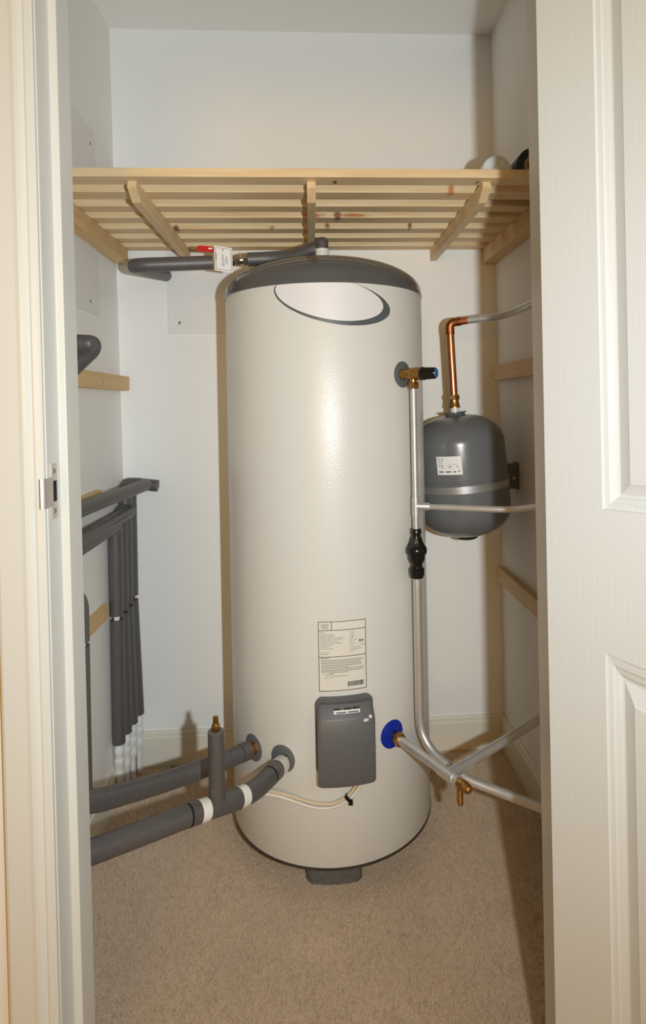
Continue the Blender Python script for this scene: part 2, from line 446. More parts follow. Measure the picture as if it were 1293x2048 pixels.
for px in (264, 623, 974):
    xc = P(px, 370, 1.425).x
    part('bearer', bearer(xc), WY, shelf, bevel=.0012)
# supporting battens
WYB = wood('pine_batten', 'Y', light=(.70, .47, .22), dark=(.57, .34, .14))
t = tag(part('shelf_batten', box(xl(ZB)+.0062, xl(ZB)+.047, 1.10, YB-.03, ZB-.047, ZB-.001), WYB, bevel=.002), 'square pine batten carrying the left end of the slatted shelf', 'batten')
t = tag(part('shelf_batten', box(XR-.045, XR-.001, 1.10, YB-.012, ZB-.050, ZB-.001), WYB, bevel=.002), 'square pine batten carrying the right end of the slatted shelf', 'batten')
def wall_batten(name, side, py0, py1, px, Yend, Ystart, label, th=.02, tilt=0):
    X = (XL0 + th) if side < 0 else XR - th
    a, b = onX(px, py0, X), onX(px, py1, X)
    z1, z0 = a.z, b.z
    xa = xl(z0)-.0005 if side < 0 else XR
    t = thing('wall_batten', label, 'batten', (X, Ystart, z0))
    part('strip', box(min(xa, X), max(xa, X), Ystart, Yend, z0, z1), WYB, t, bevel=.0015)
    return t, X, z0, z1
t, X, z0, z1 = wall_batten('b', -1, 753, 781, 256, YB-.006, 1.12, 'short pine strip on the left wall under a folded foam pipe', th=.03)
p = onX(206, 764, X); part('screw', lathe((X, p.y, p.z), (X+.01, p.y, p.z), [(0, .004), (.0008, .0035)], 12), SCREWM, t)
t, X, z0, z1 = wall_batten('b', 1, 731, 761, 988, YB-.03, 1.12, 'pine strip on the right wall above the grey expansion vessel', th=.022)
p = onX(990, 745, X); part('screw', lathe((X, YB-.055, (z0+z1)/2), (X-.01, YB-.055, (z0+z1)/2), [(0, .004), (.0008, .0035)], 12), SCREWM, t)
wall_batten('b', 1, 1132, 1162, 995, YB-.035, 1.12, 'pine strip on the right wall below the grey expansion vessel', th=.022)
wall_batten('b', -1, 1212, 1242, 211, 1.835, 1.10, 'pine strip on the left wall behind the middle of the upright foam pipes', th=.022)
wall_batten('b', -1, 972, 992, 222, 1.80, 1.10, 'pine strip on the left wall showing just above the topmost foam pipe', th=.022)

# ------------------------------------------------------------------ hot water cylinder
R = .275; D0 = FW*1.75 + RT*(-.0655)
CX, CY = D0.x, D0.y
ZB0, ZRIM, ZAP = .062, 1.470, 1.578
cyl = thing('water_cylinder', 'tall cream hot water cylinder with a dark grey domed top', 'water cylinder', (CX, CY, 0))
A0, A1 = Vector((CX, CY, 0)), Vector((CX, CY, 1))
def oncyl(px, py, r=R):
    d = ray(px, py); ox, oy = -CX, -CY
    a = d.x*d.x+d.y*d.y; b = 2*(ox*d.x+oy*d.y); c = ox*ox+oy*oy-r*r
    q = b*b-4*a*c
    t = (-b-math.sqrt(max(q, 0)))/(2*a); p = CAM+d*t
    return math.atan2(p.x-CX, -(p.y-CY)), p.z         # phi from -Y, towards +X
def C(phi, z, off=0.0): return Vector((CX+(R+off)*math.sin(phi), CY-(R+off)*math.cos(phi), z))
def CN(phi): return Vector((math.sin(phi), -math.cos(phi), 0))
part('jacket', lathe(A0, A1, [(ZB0, R-.012), (ZB0, R-.002), (ZB0+.003, R), (.5, R), (1.0, R), (ZRIM, R), (ZRIM+.01, R-.002)], 128), JACKET, cyl)
part('base_edge', lathe(A0, A1, [(.054, R-.03), (.054, R-.006), (.0575, R+.001), (.0625, R+.001), (.0625, R-.02)], 96), BASEP, cyl, label='dark edging strip round the bottom')
dome = []
for k in range(15):
    a = k/14*math.pi/2
    dome.append((ZRIM+.012+(ZAP-ZRIM-.012)*math.sin(a), max(.002, (R+.0005)*math.cos(a)**.9 if k < 14 else .002)))
part('dome_cap', lathe(A0, A1, [(ZRIM-.001, R-.004), (ZRIM-.001, R+.002), (ZRIM+.008, R+.002), (ZRIM+.011, R+.001)]+dome, 128), DOME, cyl, label='glossy dark grey domed cap')
part('top_plate', lathe(A0, A1, [(ZAP-.006, .06), (ZAP-.001, .058), (ZAP+.001, .05), (ZAP+.0015, .01)], 48), DOME, cyl)
for k, ph in enumerate((oncyl(668, 1700)[0], math.radians(125), math.radians(-120))):
    mb = MB(); n = 16; hw = .30
    ring = []
    for i in range(n+1):
        a = ph-hw+2*hw*i/n
        # ends are rounded in
        e = min(i, n-i); ro = .246-(.012 if e == 0 else .004 if e == 1 else 0)
        for (rr, z) in ((.19, .0), (ro, .0), (ro+.003, .055), (.19, .055)):
            ring.append((CX+rr*math.sin(a), CY-rr*math.cos(a), z))
    fs = [(i*4+j, i*4+(j+1) % 4, (i+1)*4+(j+1) % 4, (i+1)*4+j) for i in range(n) for j in range(4)]+[(0, 1, 2, 3), (n*4, n*4+1, n*4+2, n*4+3)]
    part('foot', mb.add(ring, fs, False), FOOT, cyl, bevel=.002)
# badge: white oval over a tilted grey oval
def oval_ring(pts_px, off, thick=.0006):
    """closed px outline -> filled curved patch (fan grid) lying on the cylinder"""
    pl = [oncyl(*p) for p in pts_px]; c = (sum(p[0] for p in pl)/len(pl), sum(p[1] for p in pl)/len(pl))
    vs, fs = [], []; n = len(pl); K = 8
    for k in range(K, 0, -1):
        s = k/K
        for p in pl: vs.append(C(c[0]+(p[0]-c[0])*s, min(c[1]+(p[1]-c[1])*s, ZRIM-.0015), off))
    vs.append(C(c[0], c[1], off))
    for k in range(K-1):
        for i in range(n): fs.append((k*n+i, k*n+(i+1) % n, (k+1)*n+(i+1) % n, (k+1)*n+i))
    for i in range(n): fs.append(((K-1)*n+i, (K-1)*n+(i+1) % n, K*n))
    o = len(vs)
    for p in pl: vs.append(C(p[0], min(p[1], ZRIM-.0015), off-.0015))
    for i in range(n): fs.append((i, (i+1) % n, o+(i+1) % n, o+i))
    return MB().add(vs, fs)
def ell(cx, cy, a, b, rot, n=56):
    r = math.radians(rot)
    return [(cx+a*math.cos(t)*math.cos(r)-b*math.sin(t)*math.sin(r), cy+a*math.cos(t)*math.sin(r)+b*math.sin(t)*math.cos(r)) for t in [2*math.pi*i/n for i in range(n)]]
part('badge_grey_oval', oval_ring(ell(664.5, 601, 118, 45, 11.5), .0007), BADGEG, cyl, label='grey crescent printed round the white oval')
part('badge_oval', oval_ring(ell(659, 596.5, 109, 41.5, 10.5), .0013), BADGEW, cyl, label='blank white oval badge')
# rating label
lA, lB, lC_, lD = oncyl(636, 1243.5), oncyl(731, 1237), oncyl(734, 1374), oncyl(639.5, 1383)
phl, phr = (lA[0]+lD[0])/2, (lB[0]+lC_[0])/2
ztop, zbot = (lA[1]+lB[1])/2, (lC_[1]+lD[1])/2
LW, LH = (phr-phl)*R, ztop-zbot
TILT = ((lB[1]-lA[1])+(lC_[1]-lD[1]))/2/LW
def LB(x, y, off=.0011): return C(phl+x/R, ztop-LH+y+(x-LW/2)*TILT, off)     # x right, y up from label bottom-left
def lab_patch(x0, x1, y0, y1, off, n=8):
    vs = [LB(x0+(x1-x0)*i/n, y, off) for i in range(n+1) for y in (y0, y1)]
    return MB().add(vs, [(2*i, 2*i+2, 2*i+3, 2*i+1) for i in range(n)])
label = part('rating_label', merge(lab_patch(0, LW, 0, LH, .0006), lab_patch(0, LW, 0, LH, -.0004)), LABELP, cyl, label='printed rating label with ruled boxes and a barcode')
lw = .0014
y1_, y2_ = LH*(1-.127), LH*(1-.508)
xv = LW*.275
lines = merge(lab_patch(0, LW, LH-lw, LH, .0009), lab_patch(0, LW, 0, lw, .0009), lab_patch(0, lw, 0, LH, .0009), lab_patch(LW-lw, LW, 0, LH, .0009),
              lab_patch(0, LW, y1_-lw/2, y1_+lw/2, .0009), lab_patch(0, LW, y2_-lw/2, y2_+lw/2, .0009), lab_patch(xv-lw/2, xv+lw/2, y1_, LH, .0009))
part('label_rules', lines, INK, label)
tx = MB()
def T(s, x, y, size, al='LEFT', bold=0): 
    global tx
    tx = merge(tx, text_mb(s, size, lambda a, b: LB(x+a, y+b, .0009), al, bold))
for i, s in enumerate(('UNVENTED', 'INDIRECT', 'CYLINDER')): T(s, xv/2, LH*(1-.053-.026*i), .0040, 'CENTER', .00004)
rows_ = ['MODEL', 'MAX. MAINS PRESSURE', 'OPERATING PRESSURE', 'EXPANSION VESSEL CHARGE PRESSURE', 'EXPANSION RELIEF VALVE SETTING', 'T&P RELIEF VALVE SETTING', 'MAX. PRIMARY CIRCUIT PRESSURE', 'STORAGE CAPACITY', 'WEIGHT (FULL)', 'ELECTRICAL RATING', '', 'COIL RATING', 'PART CODE']
vals = ['I 210 SS', '12 BAR', '3.5 BAR', '3.5 BAR', '6 BAR', '90 C / 7 BAR', '3 BAR', '210 litres', '297 kg', '1 x 3 kW @ 240V', '1 x 2.8 kW @ 230V', '16.5kW', '']
for i, s in enumerate(rows_):
    yy = LH*(1-.165-.0258*i)
    if s: T(s, LW*.035, yy, .0034)
    if vals[i]: T(vals[i], LW*.65, yy+.0006, .0034)
T('IMPORTANT', LW*.04, y2_-.0045, .0038, bold=.00006)
T('BEAB', LW*.845, LH*.69, .0052, bold=.0003); T('Approved', LW*.845, LH*.67, .0027)
T('C E', LW*.90, LH*.625, .0062)
part('label_print', tx, INKG, label)
# the small print: runs of word-length strokes, too fine to read in the photograph
rnd = random.Random(3); sm = MB(); yy = y2_-.0082
for ln in range(15):
    x = LW*.05; end = LW*(rnd.choice((.95, .92, .88, .62, .9)) if ln < 11 else rnd.choice((.3, .6, .8)))
    if ln >= 11: x = LW*rnd.choice((.12, .2, .3))
    while x < end:
        w = rnd.uniform(.002, .006); sm = merge(sm, lab_patch(x, min(x+w, end), yy, yy+.0010, .0009, 1)); x += w+.0009
    yy -= .0026 if ln % 2 == 0 else .0034
part('small_print', sm, INKG, label)
bc = MB(); x = LW*.59
while x < LW*.93:
    w = rnd.choice((.0003, .0005, .0009)); bc = merge(bc, lab_patch(x, x+w, LH*.055, LH*.125, .0009, 1)); x += w+rnd.choice((.0003, .0005))
part('barcode', bc, INK, label)

# immersion heater cover
cA = oncyl(690, 1475); phc = cA[0]
zt_, zb_ = oncyl(690, 1391)[1], oncyl(690, 1553)[1]
def rr_ring(w, z0, z1, off, rad, n=6):
    pts = []
    for (sx, zz, a0) in ((1, z1, 0), (-1, z1, 90), (-1, z0, 180), (1, z0, 270)):
        cx_ = sx*(w/2-rad); cz_ = zz-rad if zz == z1 else zz+rad
        for k in range(n+1):
            a = math.radians(a0+90*k/n); pts.append((cx_+rad*math.cos(a), cz_+rad*math.sin(a)))
        if a0 in (0, 180):          # points along the curved top and bottom edges
            for k in range(1, 8): pts.append((cx_-2*cx_*k/8, zz))
    return [C(phc+s/R, z, off) for s, z in pts]
def loft(rings):
    mb = MB(); n = len(rings[0]); o = 0
    vs = [p for r in rings for p in r]
    fs = [(i*n+k, i*n+(k+1) % n, (i+1)*n+(k+1) % n, (i+1)*n+k) for i in range(len(rings)-1) for k in range(n)]
    h = n//2; o = (len(rings)-1)*n
    for b in (0, o):
        # ring starts at the right end of the top edge: pair top and bottom points into strips
        for k in range(h-1): fs.append((b+k, b+k+1, b+n-2-k, b+n-1-k))
    return mb.add(vs, fs, True)
Wc = .137
cover = part('heater_cover', loft([rr_ring(Wc*.99, zb_+.014, zt_, -.004, .016), rr_ring(Wc, zb_+.013, zt_, .010, .016), rr_ring(Wc-.004, zb_+.015, zt_-.002, .0125, .015)]), GREYP, cyl, label='grey immersion heater cover plate')
part('cover_lid', loft([rr_ring(Wc-.012, zb_+.004, zt_-.008, .010, .010), rr_ring(Wc-.012, zb_+.002, zt_-.010, .022, .010), rr_ring(Wc-.014, zb_+.001, zt_-.022, .032, .010), rr_ring(Wc-.016, zb_, zt_-.036, .041, .009), rr_ring(Wc-.020, zb_+.002, zt_-.038, .0425, .008)]), GREYP, cover)
def cov_patch(x0, x1, z0, z1, o0, o1, n=8):
    vs = []
    for i in range(n+1):
        x = x0+(x1-x0)*i/n
        vs += [C(phc+x/R, z0, o0), C(phc+x/R, z1, o1), C(phc+x/R, z0, o0-.004), C(phc+x/R, z1, o1-.004)]
    fs = []
    for i in range(n):
        b = 4*i; fs += [(b, b+4, b+5, b+1), (b+2, b+3, b+7, b+6), (b, b+2, b+6, b+4), (b+1, b+5, b+7, b+3)]
    fs += [(0, 1, 3, 2), (4*n, 4*n+2, 4*n+3, 4*n+1)]
    return MB().add(vs, fs, False)
zst = zt_-.016
def lid_off(z):
    d = zt_-z
    return (.022+(d-.010)*.8333 if d < .022 else .032+(d-.022)*.6429)+.0007
def lid_patch(x0, x1, z0, z1, e=0): return cov_patch(x0, x1, z0, z1, lid_off(z0)+e, lid_off(z1)+e)
st = part('warning_sticker', merge(lid_patch(-.026, .030, zst-.0060, zst-.0035), lid_patch(-.026, .030, zst-.010, zst-.0060)), PAPER, cover, label='white warning sticker')
part('sticker_band', merge(lid_patch(-.026, -.012, zst-.0035, zst), lid_patch(-.004, .012, zst-.0035, zst), lid_patch(.015, .030, zst-.0035, zst)), INK, st)
part('sticker_print', merge(lid_patch(-.021, .000, zst-.0088, zst-.0068, .0004), lid_patch(.004, .027, zst-.0086, zst-.0066, .0004)), INKG, st)
part('paint_scuff', merge(cov_patch(.035, .045, zt_-.046, zt_-.040, .0436, .0436), cov_patch(.047, .053, zt_-.040, zt_-.034, .0434, .041)), PAPER, cover, label='white paint scuff')
ps = C(phc+.054/R, (zt_+zb_)/2-.012, .0422); nn = CN(phc+.054/R)
part('screw_recess', lathe(ps, ps+nn, [(0, .0075), (.0015, .0075), (.0018, .006), (.0006, .003)], 24), FOOT, cover)

# rubber disks where pipes leave the jacket
def disk(px, py, r0, m, lab):
    ph, z = oncyl(px, py); n = 40; vs = []
    for rr, off in ((r0*.25, .0022), (r0*.9, .0020), (r0, .0008), (r0, -.001)):
        for k in range(n):
            a = 2*math.pi*k/n; vs.append(C(ph+rr*math.cos(a)/R, z+rr*math.sin(a), off))
    fs = [(i*n+k, i*n+(k+1) % n, (i+1)*n+(k+1) % n, (i+1)*n+k) for i in range(3) for k in range(n)]+[tuple(range(n))]
    part('sealing_disk', MB().add(vs, fs), m, cyl, label=lab); return ph, z
dV = disk(806, 749, .0335, DISKP, 'grey disk behind the relief valve')
d1 = disk(507, 1495, .0330, DISKP, 'grey disk on the upper left connection')
d2 = disk(566, 1517, .0330, DISKP, 'grey disk on the lower left connection')
dB = disk(785, 1468, .0345, BLUED, 'royal blue disk on the cold inlet')

# ------------------------------------------------------------------ pressure relief valve
ph, z = oncyl(803, 749); n0 = CN(ph); a = C(ph, z, .001)
endp = P(857, 748, 1.0)
# valve axis leaves the jacket square on, turned slightly to the right
ax = (n0 + Vector((.24, .12, 0))).normalized()
rv = thing('relief_valve', 'brass relief valve with a black cap and blue end, on the cylinder', 'valve', a)
L1 = .05
part('valve_body', merge(lathe(a, a+ax, [(0, .0135), (.010, .0135), (.012, .0115), (.022, .0115), (.024, .015), (.040, .016), (.046, .0145), (.052, .0145)], 28)), BRASS, rv)
b0 = a+ax*.052
cap = part('valve_cap', lathe(b0, b0+ax, [(0, .0155), (.003, .017), (.010, .017), (.014, .0155), (.038, .0145), (.042, .0125)], 14), BLACKP, rv, label='black grip cap')
part('cap_end', lathe(b0+ax*.0415, b0+ax, [(0, .0122), (.0015, .0118), (.002, .009)], 28), BLUEP, cap, label='blue end disc')
vb = a+ax*.032
part('outlet', lathe(vb, vb-UP, [(.008, .010), (.018, .0085), (.022, .0085)], 24), BRASS, rv)
part('compression_nut', hexnut(vb-UP*.021, vb-UP, .016, .0142), BRASS, rv)
# ------------------------------------------------------------------ discharge pipe with tee
YV = vb.y
top = vb-UP*.036
tee = P(834, 1012, YV)
tun_top = P(832, 1057, YV); tun_bot = P(832, 1156, YV)
XV = vb.x
teeZ, tt, tb = tee.z, tun_top.z, tun_bot.z
dp = thing('discharge_pipe', 'thin chrome pipe dropping from the relief valve to the black tundish', 'pipe', (XV, YV, tt))
part('pipe', tube([(XV, YV, vb.z-.030), (XV, YV, tt-.002)], .0078), STEEL, dp)
part('tee', merge(tube([(XV, YV, teeZ+.022), (XV, YV, teeZ-.025)], .0096), tube([(XV, YV, teeZ), P(860, 1013, YV-.008)], .0096)), STEEL, dp)
e1 = P(858, 1013.5, YV-.008); e2 = P(1030, 1019, 1.42); e3 = P(1085, 1012, 1.36)
part('branch', tube([e1, P(1000, 1019, 1.435), e2, e3], .0076, fillet=.04), STEEL, dp)
# tundish
HT = tt-tb; s_ = HT
tp = thing('tundish', 'black plastic tundish funnel between the two chrome discharge pipes', 'tundish', (XV, YV, tb))
pr = [(0, .0115), (.002, .0128), (.011, .0134), (.012, .0115), (.020, .0115), (.023, .0125)]
part('inlet', lathe((XV, YV, tt), (XV, YV, tt-1), pr, 28), BLACKP, tp)
# windowed cage: four slanted ribs
rib = MB()
for k in range(4):
    an = math.radians(45+90*k-8)
    q = []
    for (zz, rr, hw) in ((tt-.022, .0118, .0072), (tt-.034, .0160, .0070), (tt-.048, .0225, .0115)):
        for (r_, s2) in ((rr, -hw), (rr, hw), (rr-.004, hw*.8), (rr-.004, -hw*.8)):
            q.append((XV+r_*math.sin(an)+s2*math.cos(an), YV-r_*math.cos(an)+s2*math.sin(an), zz))
    fs = [(i*4+j, i*4+(j+1) % 4, (i+1)*4+(j+1) % 4, (i+1)*4+j) for i in range(2) for j in range(4)]+[(0, 1, 2, 3), (8, 9, 10, 11)]
    rib.add(q, fs, False)
part('cage', rib, BLACKP, tp)
part('funnel', lathe((XV, YV, tt), (XV, YV, tt-1), [(.043, .0215), (.048, .0258), (.058, .0265), (.063, .0245), (.064, .0215), (.078, .0205), (.086, .016), (.090, .0140), (.094, .0145), (HT-.026, .0150)], 32), BLACKP, tp)
part('outlet_nut', lathe((XV, YV, tt), (XV, YV, tt-1), [(HT-.026, .0165), (HT-.024, .0190), (HT-.010, .0186), (HT-.002, .0165), (HT, .0130)], 24), BLACKP, tp)
# lower discharge pipe
lpz = tb
dl = thing('discharge_pipe', 'wider chrome pipe running down from the tundish and bending along the floor', 'pipe', (XV, YV, .25))
q1 = (XV, YV, tb+.004)
hz = P(880, 1525, 1.47).z
qb = Vector((XV, YV, hz+.02))
qc = P(925, 1556, 1.44); qd = P(1000, 1584, 1.395); qe = P(1090, 1619, 1.33)
part('pipe', tube([q1, (XV, YV, (tb+hz)/2), qb, qc, qd, qe], .0108, fillet=.075), STEEL, dl)

# ------------------------------------------------------------------ cold inlet
ph, z = oncyl(790, 1471); a = C(ph, z, .0); n0 = CN(ph)
ci = thing('cold_inlet_pipe', 'chrome pipe from the blue disk with a branch to the right wall', 'pipe', a)
S = P(798, 1478, a.y-.022); Tt = P(912, 1560, 1.315)
dirc = (Tt-S).normalized()
part('tailpiece', lathe(a, S, [(0, .0125), ((S-a).length*.5, .0125), ((S-a).length+.002, .0120)], 24), BRASS, ci)
part('compression_nut', hexnut(S-dirc*.006, Tt, .017, .0170), BRASS, ci)
part('pipe', tube([S, Tt-dirc*.012], .0108), STEEL, ci)
J = P(897, 1550, (S+(Tt-S)*.88).y)
part('tee_sleeve', merge(lathe(J-dirc*.03, Tt, [(0, .0108), (.001, .0125), (.052, .0125), (.053, .0112), (.058, .0122), (.064, .0122)], 28)), STEEL, ci)
B0 = J; B1 = P(1090, 1433, J.y*1.178)
bd = (B1-B0).normalized()
part('branch', tube([B0, B1], .0112), STEEL, ci)
part('branch_sleeve', lathe(B0, B1, [(.005, .0124), (.034, .0124), (.035, .0112)], 28), STEEL, ci)
# drain cock
K0 = J+dirc*.030; 
dk = thing('drain_cock', 'small brass drain cock with a ribbed hose tail on the pipe end', 'drain cock', K0)
part('body', lathe(K0, K0+dirc, [(0, .0105), (.004, .0105), (.006, .0118), (.026, .0118), (.028, .0105), (.034, .0100), (.037, .0085)], 24), BRASS, dk)
part('spindle', lathe(K0+dirc*.036, K0+dirc*1, [(0, .0055), (.004, .0055), (.005, .0045)], 4), BRASS, dk)
h0 = K0+dirc*.008
part('hose_tail', lathe(h0, h0-UP, [(.008, .006)]+[(.012+.0035*i+d, r) for i in range(9) for d, r in ((0, .0058), (.0012, .0071), (.0034, .0060))]+[(.045, .0058)], 24), BRASS, dk)

# ------------------------------------------------------------------ expansion vessel
vt, vbm = P(911, 829, 1.80), P(936, 1070, 1.80)
axv = (vbm-vt).normalized(); HV = (vbm-vt).length; RV = .1345
ev = thing('expansion_vessel', 'grey expansion vessel strapped to the right wall behind the chrome pipes', 'expansion vessel', vbm)
prof = []
for k in range(13):
    a = k/12*math.pi/2; prof.append((.085*(1-math.cos(a))+.000, max(.02, RV*math.sin(a)**.85)))
prof += [(.155, RV), (.180, RV), (.1815, RV+.0014), (.187, RV+.0014), (.1885, RV), (.27, RV)]
for k in range(13):
    a = k/12*math.pi/2; prof.append((HV-.085+.085*math.sin(a), max(.02, RV*math.cos(a)**.85)))
part('shell', lathe(vt, vbm, prof, 72), VESSEL, ev)
part('neck_flange', lathe(vt-axv*.008, vbm, [(0, .034), (.002, .034), (.004, .030), (.010, .027), (.016, .029), (.022, .031)], 36), VESSEL, ev)
part('plug', lathe(vbm-axv*.003, vbm+axv, [(0, .032), (.010, .030), (.014, .022)], 32), BLACKP, ev, label='black plastic plug under the vessel')
# strap
sc0 = vt+axv*.205
part('strap', lathe(sc0-axv*.010, sc0+axv, [(0, RV+.0004), (0, RV+.0022), (.020, RV+.0022), (.020, RV+.0004)], 72, caps=False), STRAP, ev, label='thin galvanised strap round the vessel')
bx = Vector((.572, sc0.y+.085, sc0.z))
brk = part('wall_bracket', merge(box(bx.x, XR, bx.y-.022, bx.y+.012, bx.z-.030, bx.z+.046), box(XR-.004, XR, bx.y-.022, bx.y+.02, bx.z-.034, bx.z+.050)), FOOT, ev, bevel=.003, label='dark wall bracket')
part('clamp_screw', hexnut(Vector((bx.x+.047, bx.y-.021, bx.z+.004)), Vector((bx.x+.047, bx.y-.5, bx.z+.004)), .010, .007), STRAP, brk)
# vessel sticker
u_ = Vector((0, -1, 0)); 
def onves(px, py, off=0.0):
    d = ray(px, py); o = CAM-vt
    dd = d-axv*d.dot(axv); oo = o-axv*o.dot(axv); r = RV+off
    a, b, c = dd.dot(dd), 2*dd.dot(oo), oo.dot(oo)-r*r
    t_ = (-b-math.sqrt(max(b*b-4*a*c, 0)))/(2*a); return CAM+d*t_
def ves_patch(x0, y0, x1, y1, off, n=8):
    # sticker corners in the photograph's own proportions, (0..1, 0..1) over the sticker
    vs = []
    for i in range(n+1):
        for y in (y0, y1): vs.append(VP(x0+(x1-x0)*i/n, y, off))
    return MB().add(vs, [(2*i, 2*i+2, 2*i+3, 2*i+1) for i in range(n)])
vA, vB_, vD = onves(873, 913.5), onves(923, 912), onves(876, 950)
def ves_co(p):
    w = p-vt; s = w.dot(axv); q = w-axv*s; e_x = (Vector((1, 0, 0))-axv*axv.x).normalized(); e_y = axv.cross(e_x)
    return math.atan2(q.dot(e_y), q.dot(e_x)), s
ca, cb_, cd = ves_co(vA), ves_co(vB_), ves_co(vD)
def VP(x, y, off):
    a = ca[0]+(cb_[0]-ca[0])*x+(cd[0]-ca[0])*y*.3; s = ca[1]+(cb_[1]-ca[1])*x+(cd[1]-ca[1])*y
    e_x = (Vector((1, 0, 0))-axv*axv.x).normalized(); e_y = axv.cross(e_x)
    return vt+axv*s+(e_x*math.cos(a)+e_y*math.sin(a))*(RV+off)
vl = part('sticker', merge(ves_patch(0, 0, 1, 1, .0008), ves_patch(0, 0, 1, 1, -.0004)), PAPER, ev, label='white printed sticker')
VW = abs(cb_[0]-ca[0])*RV; VH = cd[1]-ca[1]
tm = text_mb('C E', .0105, lambda x, y: VP(.07+x/VW, .24-y/VH, .0011))
tm = merge(tm, text_mb('0045', .0045, lambda x, y: VP(.09+x/VW, .36-y/VH, .0011)))
for (x0, x1, y0, y1) in ((.08, .11, .45, .54), (.17, .26, .46, .50), (.19, .26, .57, .60), (.48, .50, .50, .60), (.53, .55, .54, .60), (.56, .58, .50, .60), (.79, .82, .53, .59), (.84, .86, .53, .59), (.08, .26, .80, .86), (.35, .56, .80, .86), (.66, .76, .80, .86), (.85, .90, .76, .84), (.45, .85, .44, .45)):
    tm = merge(tm, ves_patch(x0, y0, x1, y1, .0011, 3))
part('sticker_print', tm, INKG, vl)
# vessel feed pipe: copper riser, elbow, chrome pipe away to the right
fp = thing('vessel_feed_pipe', 'copper pipe rising from the grey vessel with an elbow into a chrome pipe', 'pipe', vt)
el = P(900, 646, 1.80); n1 = vt-axv*.006
up = (el-n1).normalized()
part('plastic_spigot', lathe(n1, el, [(0, .0125), (.016, .0120)], 24), WHITEP, fp, label='white plastic spigot')
part('adaptor', merge(lathe(n1+up*.014, el, [(0, .0165), (.004, .0165), (.007, .0150), (.020, .0130), (.026, .0130)], 24), hexnut(n1+up*.038, el, .014, .0165)), BRASS, fp, label='brass compression adaptor')
part('riser', tube([n1+up*.05, el-up*.03], .0112), COPPER, fp)
r1 = P(938, 640, 1.775); r2 = P(1000, 633, 1.72); r3 = P(1040, 618, 1.62); r4 = P(1085, 595, 1.46)
part('elbow', tube([el-up*.034, el, el+(r1-el).normalized()*.034], .0128, fillet=.022), COPPERD, fp, label='tarnished copper elbow')
part('branch', tube([el+(r1-el).normalized()*.03, r1, r2, r3, r4], .0112, fillet=.05), STEEL, fp)
part('stub', tube([el+(r1-el).normalized()*.032, el+(r1-el).normalized()*.056], .0116), COPPER, fp)

# ------------------------------------------------------------------ hot water pipe over the cylinder top
topc = P(647, 519, 1.75); topc.z = ZAP-.004
RF = .0190
hw = thing('insulated_pipe', 'grey foam covered pipe from the cylinder top to the back left corner', 'pipe', (CX, CY, ZAP))
t0 = P(645, 520, CY); tx_ = t0.x; 
part('top_nut', hexnut((tx_, CY, ZAP-.010), (tx_, CY, 3), .022, .0165), BRASS, hw)
zel = P(645, 486, CY).z
zt2 = P(645, 476, CY).z
part('elbow_sleeve', lathe((tx_, CY, ZAP+.007), (tx_, CY, 3), [(0, .0160), (.0005, .0182)]+[(zt2-ZAP-.007-.014+.014*math.sin(k/6*math.pi/2), max(.003, .0182-.008*(1-math.cos(k/6*math.pi/2)))) for k in range(7)], 28), FOAM, hw)
part('tape_band', lathe((tx_, CY, ZAP+.017), (tx_, CY, 3), [(0, .0188), (0, .0194), (.022, .0194), (.022, .0188)], 28, caps=False), TAPE, hw, label='white tape band')
va = P(496, 519, 1.715)
part('foam_sleeve', tube([(tx_-.008, CY+.016, P(640, 494, CY).z), P(618, 501, CY+.012), P(588, 513, 1.75), P(540, 517, 1.72), va], RF, fillet=.05), FOAM, hw)
vb2 = P(468, 521, 1.712); vc = P(425, 525, 1.705); vd = P(268, 533, 1.66)
ve = P(314, 556, YB)
corner = P(262, 531, 1.66)
wallp = Vector((corner.x+.0, YB-.004, P(305, 552, YB).z))
part('foam_sleeve', tube([vc, corner, wallp], RF, fillet=.045), FOAM, hw)
# lever ball valve
dv = (va-vc).normalized()
bv = thing('ball_valve', 'red levered ball valve between the two foam sleeves', 'valve', vb2)
part('body', merge(hexnut(va-dv*.014, va, .013, .0165), lathe(va-dv*.030, va, [(0, .011), (.018, .011)], 20), hexnut(va-dv*.036, va, .014, .0165), lathe(va-dv*.085, va, [(0, .012), (.015, .017), (.040, .017), (.050, .012)], 24)), NICKEL, bv)
sz = va-dv*.058
part('stem', lathe(sz, sz+UP, [(.01, .006), (.036, .006)], 16), NICKEL, bv)
la, lb = P(395, 497, sz.y-.012), P(440, 500, sz.y-.012)
lever = MB(); n = 10; ld = (la-lb); lu = Vector((0, 0, 1)); L_ = ld.length; ldn = ld.normalized()
out = [lb-ldn*.012+lu*.0085, lb-ldn*.012-lu*.0085]
ring = [lb-ldn*.03-lu*.0075]+[la-ldn*.008+(ldn*math.sin(math.pi*k/8)*.010 - lu*math.cos(math.pi*k/8)*.0085) for k in range(9)]+[lb-ldn*.03+lu*.0075]
lv = part('lever', prism(ring, (0, -.003, 0), (0, .003, 0)), REDP, bv, bevel=.002, label='red lever handle')
part('lever_print', box(min(la.x, lb.x)+.030, min(la.x, lb.x)+.041, la.y-.0034, la.y-.003, la.z-.003, la.z+.001), PAPER, lv)
